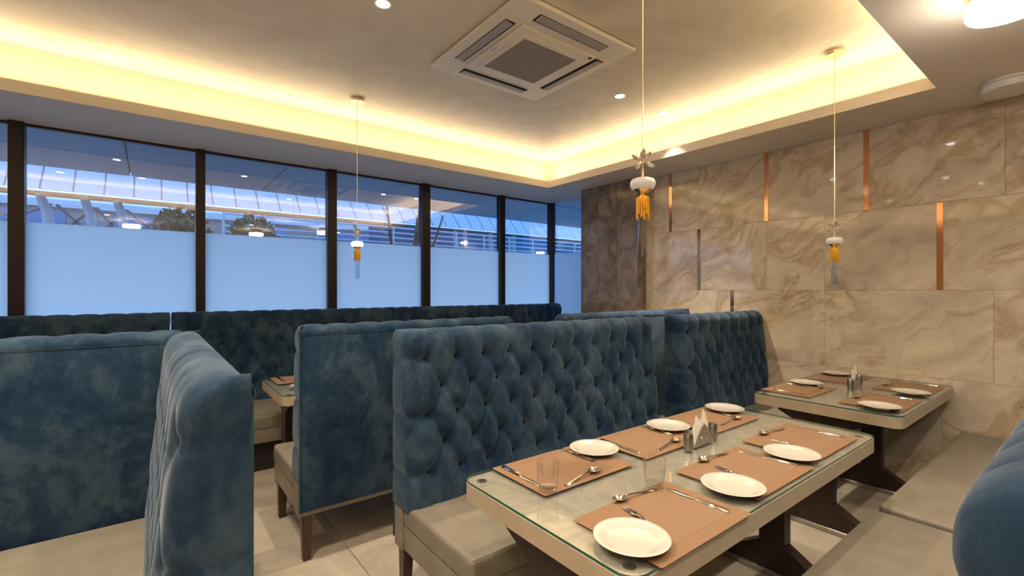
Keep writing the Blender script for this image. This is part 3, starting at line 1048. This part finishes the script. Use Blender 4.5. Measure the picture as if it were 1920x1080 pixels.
mats1 = [('A', 1.23, 1.278, 'front left of the window side'), ('B', 1.765, 1.282, ''), ('C', 2.29, 1.29, ''), ('D', 1.19, .815, ''), ('E', 1.745, .845, ''), ('F', 2.285, .862, '')]
seat = {'A': 'under a tumbler by the tufted bench', 'B': 'behind the napkin holder', 'C': 'at the far end by the tufted bench', 'D': 'in the near corner of the large table', 'E': 'in the middle of the near long edge', 'F': 'at the far right corner of the large table'}
for k, x, y, _ in mats1:
    place('mat', build_mat, 'tan woven placemat ' + seat[k], 'placemat', 'placemats on the large table', (x, y, ZT))
ZM = ZT + .0015
pl = {'A': (1.442, 1.318), 'B': (1.967, 1.322), 'C': (2.505, 1.328), 'D': (1.0, .782), 'E': (1.535, .785), 'F': (2.025, .797)}
plab = {'A': 'round white plate next to the tumbler by the tufted bench', 'B': 'round white plate just left behind the napkin holder', 'C': 'round white plate farthest back on the large table',
        'D': 'round white plate nearest the camera, at the front corner', 'E': 'round white plate in the middle of the near table edge', 'F': 'round white plate at the far right of the near table edge'}
for k, (x, y) in pl.items():
    place('plate', build_plate, plab[k], 'plate', 'plates on the large table', (x, y, ZM))
def between(kind, builder, label, cat, group, a, b2, z=None, ln=.2):
    """head at a, handle end at b2"""
    a = Vector(a); b2 = Vector(b2)
    d = (a - b2).normalized()
    c = (a + b2) / 2
    return place(kind, builder, label, cat, group, (c.x, c.y, ZM if z is None else z), (0, 0, math.atan2(d.y, d.x)))
where = {'A': 'on the placemat under the tumbler by the tufted bench', 'B': 'on the placemat behind the napkin holder', 'C': 'on the placemat at the far end by the tufted bench',
         'D': 'on the placemat in the near corner', 'E': 'on the middle placemat of the near edge', 'F': 'on the placemat at the far right corner'}
KN = {'A': ((1.041, 1.20), (1.044, 1.41)), 'B': ((1.574, 1.185), (1.576, 1.40)), 'C': ((2.10, 1.19), (2.10, 1.40)), 'D': ((1.364, .925), (1.366, .71)), 'E': ((1.918, .955), (1.937, .742)), 'F': ((2.457, .955), (2.476, .742))}
FK = {'A': ((1.357, 1.235), (1.352, 1.425)), 'B': ((1.884, 1.238), (1.891, 1.425)), 'C': ((2.412, 1.228), (2.444, 1.415)), 'D': ((1.143, .925), (1.092, .732)), 'E': ((1.677, .925), (1.640, .732)), 'F': ((2.175, .945), (2.14, .755))}
SP = {'A': ((1.313, 1.171), (1.107, 1.147)), 'B': ((1.852, 1.19), (1.648, 1.160)), 'C': ((2.414, 1.199), (2.213, 1.193)), 'D': ((1.139, .962), (1.337, .940)), 'E': ((1.664, .985), (1.862, .970)), 'F': ((2.198, 1.0), (2.396, .976))}
gc = 'cutlery on the large table'
for k in 'ABCDEF':
    between('knife', build_knife, 'steel table knife ' + where[k], 'knife', gc, *KN[k])
    between('fork', build_fork, 'steel fork ' + where[k], 'fork', gc, *FK[k])
    between('spoon', build_spoon, 'steel spoon ' + where[k], 'spoon', gc, *SP[k], z=ZM)
place('tumbler', build_tumbler, 'clear glass tumbler near the tufted bench end of the table', 'glass', 'tumblers', (1.04, 1.155, ZM))
place('tumbler', build_tumbler, 'clear glass tumbler in the centre of the large table', 'glass', 'tumblers', (1.345, .957, ZM))
place('holder', build_holder, 'steel smiling napkin holder on the large table', 'napkin holder', 'napkin holders', (1.885, 1.105, ZT))
place('shaker', build_shaker, 'steel shaker left of the large table napkin holder', 'shaker', 'shakers', (1.773, 1.095, ZT))
place('shaker', build_shaker, 'steel shaker right of the large table napkin holder', 'shaker', 'shakers', (2.000, 1.115, ZT))
NAP = ((-.024, -.0085, -.02, .118, 'front, shortest'), (0.0, 0.0, -.02, .15, 'middle, tallest'), (.02, .0085, -.02, .135, 'rear'))
for dx, dy, ln, h, wd in NAP:
    napkin(wd + ' folded paper napkin in the large table napkin holder', 'napkins in the large table holder', (1.885 + dx, 1.1015 + dy, ZT + .004), ln, .0, h)

g2 = 'settings on the small table'
w2 = {'A': 'at the bench side front of the small table', 'B': 'against the marble wall on the bench side', 'C': 'at the near front of the small table', 'D': 'by the marble wall on the near side'}
for k, x, y in (('A', 3.455, 1.315), ('B', 4.14, 1.30), ('C', 3.455, .87), ('D', 4.10, .875)):
    place('mat', build_mat, 'tan woven placemat ' + w2[k], 'placemat', g2, (x, y, ZT))
for k, (x, y) in {'A': (3.66, 1.345), 'B': (4.25, 1.35), 'C': (3.25, .822), 'D': (3.85, .81)}.items():
    place('plate', build_plate, 'round white plate ' + w2[k], 'plate', g2, (x, y, ZM))
between('spoon', build_spoon, 'steel spoon at the bench side front of the small table', 'spoon', g2, (3.63, 1.235), (3.43, 1.215))
between('spoon', build_spoon, 'steel spoon at the near front of the small table', 'spoon', g2, (3.40, .985), (3.60, .975))
between('spoon', build_spoon, 'steel spoon by the marble wall on the near side', 'spoon', g2, (4.03, .99), (4.23, .98))
between('fork', build_fork, 'steel fork at the near front of the small table', 'fork', g2, (3.40, .945), (3.36, .755))
between('fork', build_fork, 'steel fork by the marble wall on the near side', 'fork', g2, (4.0, .945), (3.96, .755))
between('fork', build_fork, 'steel fork at the bench side front of the small table', 'fork', g2, (3.56, 1.255), (3.58, 1.445))
between('knife', build_knife, 'steel table knife at the near front of the small table', 'knife', g2, (3.645, .975), (3.65, .76))
between('knife', build_knife, 'steel table knife by the marble wall on the near side', 'knife', g2, (4.29, .975), (4.295, .76))
between('knife', build_knife, 'steel table knife at the bench side front of the small table', 'knife', g2, (3.29, 1.21), (3.29, 1.425))
between('knife', build_knife, 'steel table knife against the wall on the bench side', 'knife', g2, (3.97, 1.20), (3.97, 1.415))
place('holder', build_holder, 'steel smiling napkin holder on the small table', 'napkin holder', 'napkin holders', (3.855, 1.115, ZT))
place('shaker', build_shaker, 'steel shaker left of the small table napkin holder', 'shaker', 'shakers', (3.745, 1.105, ZT))
place('shaker', build_shaker, 'steel shaker right of the small table napkin holder', 'shaker', 'shakers', (3.97, 1.12, ZT))
for dx, dy, ln, h, wd in NAP:
    napkin(wd + ' folded paper napkin in the small table napkin holder', 'napkins in the small table holder', (3.855 + dx, 1.1115 + dy, ZT + .004), ln, 0, h)
g3 = 'settings on the window table'
place('mat', build_mat, 'tan woven placemat on the window table, far side', 'placemat', g3, (.925, 3.77, ZT))
place('mat', build_mat, 'tan woven placemat on the window table, hidden by the bench', 'placemat', g3, (1.0, 3.40, ZT))
between('knife', build_knife, 'steel table knife on the window table', 'knife', g3, (.762, 3.69), (.752, 3.90))
place('plate', build_plate, 'round white plate half hidden on the window table', 'plate', g3, (.835, 3.40, ZM))

# ------------------------------------------------------------------ pendants
def pendant(label, x, y, zb, lit=False):
    r = thing('pendant_lamp', label, 'pendant lamp', (x, y, zb), 0, 'gold and crystal pendants')
    k = 1.0
    H = ZC - zb
    lathe('canopy', M['pale_gold'], r, [(0, H), (.058, H), (.060, H - .004), (.060, H - .024), (.057, H - .028), (0, H - .028)], 32)
    tube('cord', M['pale_gold'], r, [(0, 0, .385), (0, 0, H - .02)], .0022, 6)
    lathe('crystal_rod', M['crystal'], r, [(0, 0), (.019, 0), (.020, .002), (.020, .20), (0, .20)], 12)
    # fringed crown
    bm = bmesh.new()
    for i in range(14):
        a = 2 * PI * i / 14
        zl = .148 + .022 * ((i * 5) % 3) / 2
        add_tube(bm, [(.0225 * math.cos(a), .0225 * math.sin(a), .238), (.0230 * math.cos(a), .0230 * math.sin(a), zl)], .0042, 6)
    add_lathe(bm, [(.0, .240), (.024, .240), (.025, .236), (.0235, .205), (.0225, .200)], 28)
    bobj('fringed_crown', bm, M['amber'], r)
    lathe('cup', M['gold'], r, [(.010, .240), (.013, .248), (.020, .258), (.036, .270), (.034, .272), (0, .272)], 28)
    bm = bmesh.new()
    n = 36
    pr = [(0, .268), (.030, .268), (.044, .274), (.0505, .288), (.0505, .298), (.044, .311), (.030, .316), (0, .316)]
    add_lathe(bm, pr, n)
    for v in bm.verts:
        rr = math.hypot(v.co.x, v.co.y)
        if rr > .02:
            a = math.atan2(v.co.y, v.co.x); f = 1 - .03 * (1 - abs(math.cos(9 * a)))
            v.co.x *= f; v.co.y *= f
    d = bobj('crystal_disc', bm, M['milk_lit'] if lit else M['milk'], r, ang=85)
    lathe('stem', M['pale_gold'], r, [(.006, .314), (.005, .320), (.0045, .385), (.007, .390), (0, .396)], 14)
    pm = bmesh.new()
    bmesh.ops.create_uvsphere(pm, u_segments=14, v_segments=8, radius=1, matrix=Matrix.Translation((.031, 0, 0)) @ Matrix.Diagonal((.021, .0095, .0075, 1)))
    pme = bm_mesh('petal', pm, M['petal'])
    fl = empty('flower', (0, 0, .385), 0, r)
    for i, (az, el) in enumerate(((20, 30), (80, -28), (140, 32), (200, -25), (262, 34), (318, -28), (48, 62), (230, 65))):
        obj('petal', pme, fl, (0, 0, 0), (0, -math.radians(el), math.radians(az)))
    lathe('flower_heart', M['gold'], fl, [(0, -.009), (.009, 0), (0, .009)], 12)
    return r
M['petal'] = plain('smoked_crystal_petal', (0.70, 0.60, 0.48), 0.10, 0.75, coat=0.5)
pendant('gold and crystal pendant hanging over the large table', 1.567, 1.17, 1.560)
pendant('gold and crystal pendant in front of the window panes', 1.364, 3.905, 1.519, True)
pendant('gold and crystal pendant before the marble wall', 3.64, 1.165, 1.464)

# ------------------------------------------------------------------ downlights
def downlight(label, x, y, z, power=DOWN_POWER, visible_light=True, spread=125):
    r = thing('downlight', label, 'downlight', (x, y, z), 0, 'recessed downlights')
    lathe('trim_ring', M['white_metal'], r, [(.036, -.001), (.046, -.004), (.050, -.002), (.050, .001)], 32)
    lathe('lens', M['lamp_disc'], r, [(0, -.0015), (.037, -.0015), (.037, -.0005)], 32)
    ld = bpy.data.lights.new('downlight_lamp', 'AREA')
    ld.shape = 'DISK'; ld.size = .07; ld.energy = power; ld.color = WARM; ld.spread = math.radians(spread)
    lo = bpy.data.objects.new('downlight_lamp', ld)
    lo.location = (0, 0, -.012)
    link(lo, r)
    return r
downlight('round recessed downlight at the top edge left of the air conditioner', 1.024, 2.517, ZC)
downlight('round recessed downlight right of the air conditioner, the nearer one', 3.066, 2.517, ZC)
downlight('round recessed downlight right of the air conditioner, closest to the cove', 3.67, 2.517, ZC, spread=60)
for i, (x, y) in enumerate(((-.35, 2.517), (-1.7, 2.517), (-1.0, 1.25), (-.12, 1.5), (1.9, 1.12))):
    downlight('recessed downlight out of view over the ' + ('far left seat', 'far left bench', 'left aisle', 'tufted left bench', 'large table')[i], x, y, ZC, DOWN_POWER * (1.8 if i == 3 else 1))
for i, (x, y) in enumerate(((-.6, -.2), (1.5, -.1), (3.2, -.3), (-2.4, -.2))):  # unseen fill lights added outside the view to brighten the near room
    downlight('added soffit fill light out of view above the ' + ('entrance', 'near bench', 'near wall corner', 'far left corner')[i], x, y, ZS, DOWN_POWER)

# ------------------------------------------------------------------ soffit lamps
def crystal_lamp(label, x, y, R, h, lit):
    r = thing('ceiling_lamp', label, 'ceiling lamp', (x, y, ZS), 0)
    if lit:
        lathe('collar', M['gold'], r, [(R * .55, 0), (R * .55, -.04), (R * .9, -.046), (R * .97, -.052), (R * .97, -.066), (0, -.066)], 40)
        dz = -.05
    else:
        dz = 0.0
        lathe('canopy', M['white_metal'], r, [(0, 0), (R * .92, 0), (R * .95, -.004), (R * .95, -.018), (0, -.018)], 40)
    bm = bmesh.new(); n = 72
    add_lathe(bm, [(R * .93, -.018 + dz), (R, -.024 + dz), (R, -h + .012 + dz), (R * .95, -h + dz), (R * .5, -h - .003 + dz), (0, -h - .004 + dz)], n)
    for v in bm.verts:
        rr = math.hypot(v.co.x, v.co.y)
        if rr > R * .8:
            a = math.atan2(v.co.y, v.co.x); f = 1 - .02 * (round(a / (2 * PI / n)) % 2)
            v.co.x *= f; v.co.y *= f
    bobj('fluted_drum', bm, M['lamp_lit'] if lit else M['drum'], r)
    return r
M['drum'] = plain('white_fluted_glass', (0.74, 0.70, 0.63), 0.25)
crystal_lamp('glowing round crystal lamp at the top right corner', 2.74, .27, .13, .075, True)
for i, (lx, ly) in enumerate(((-2.2, -.85), (-.3, -.85), (1.7, -.85))):  # unseen lamps added behind the camera to brighten upright faces
    crystal_lamp('crystal fill lamp added out of view behind the camera, ' + ('leftmost', 'middle', 'rightmost')[i] + ' of three', lx, ly, .13, .075, True)
crystal_lamp('unlit fluted white lamp close to the marble wall', 4.06, .385, .14, .062, False)

# ------------------------------------------------------------------ air conditioner
ax0, ax1, ay0, ay1 = 1.555, 2.53, 1.94, 2.97
acx, acy = (ax0 + ax1) / 2, (ay0 + ay1) / 2
ac = thing('air_conditioner', 'square four way ceiling cassette air conditioner', 'air conditioner', (acx, acy, ZC))
hx, hy = (ax1 - ax0) / 2, (ay1 - ay0) / 2
box('panel', M['ac_white'], ac, -hx, hx, -hy, hy, -.034, -.004, .012, 3)
box('mount', M['ac_white'], ac, -hx + .05, hx - .05, -hy + .05, hy - .05, -.006, 0)
for (sx, sy) in ((1, 0), (-1, 0), (0, 1), (0, -1)):
    lx, ly = (.038, .29) if sx else (.29, .038)
    ox, oy = sx * (hx - .105), sy * (hy - .105)
    s = box('air_slot', M['dark_hole'], ac, ox - lx, ox + lx, oy - ly, oy + ly, -.0352, -.030)
    lx2, ly2 = (.028, .282) if sx else (.282, .028)
    bm = bmesh.new(); add_box(bm, -lx2, lx2, -ly2, ly2, -.003, .003, .002, 1)
    v = bobj('vane', M['ac_grey'] and bm, M['ac_grey'], ac, (ox + sx * .006, oy + sy * .006, -.039), (0, -.10 * sx, 0) if sx else (.10 * sy, 0, 0))
inn = .315
box('inner_frame', M['ac_white'], ac, -inn, inn, -inn, inn, -.050, -.033, .008, 2)
box('grille_frame', M['ac_white'], ac, -.262, .262, -.262, .262, -.055, -.049, .004, 2)
box('mesh_grille', M['ac_mesh'], ac, -.222, .222, -.222, .222, -.0565, -.054)
box('logo', M['ac_grey'], ac, -.300, -.292, -.03, .03, -.0506, -.0498)
box('sensor', M['dark_hole'], ac, inn - .045, inn - .02, -inn + .012, -inn + .035, -.0506, -.0498)
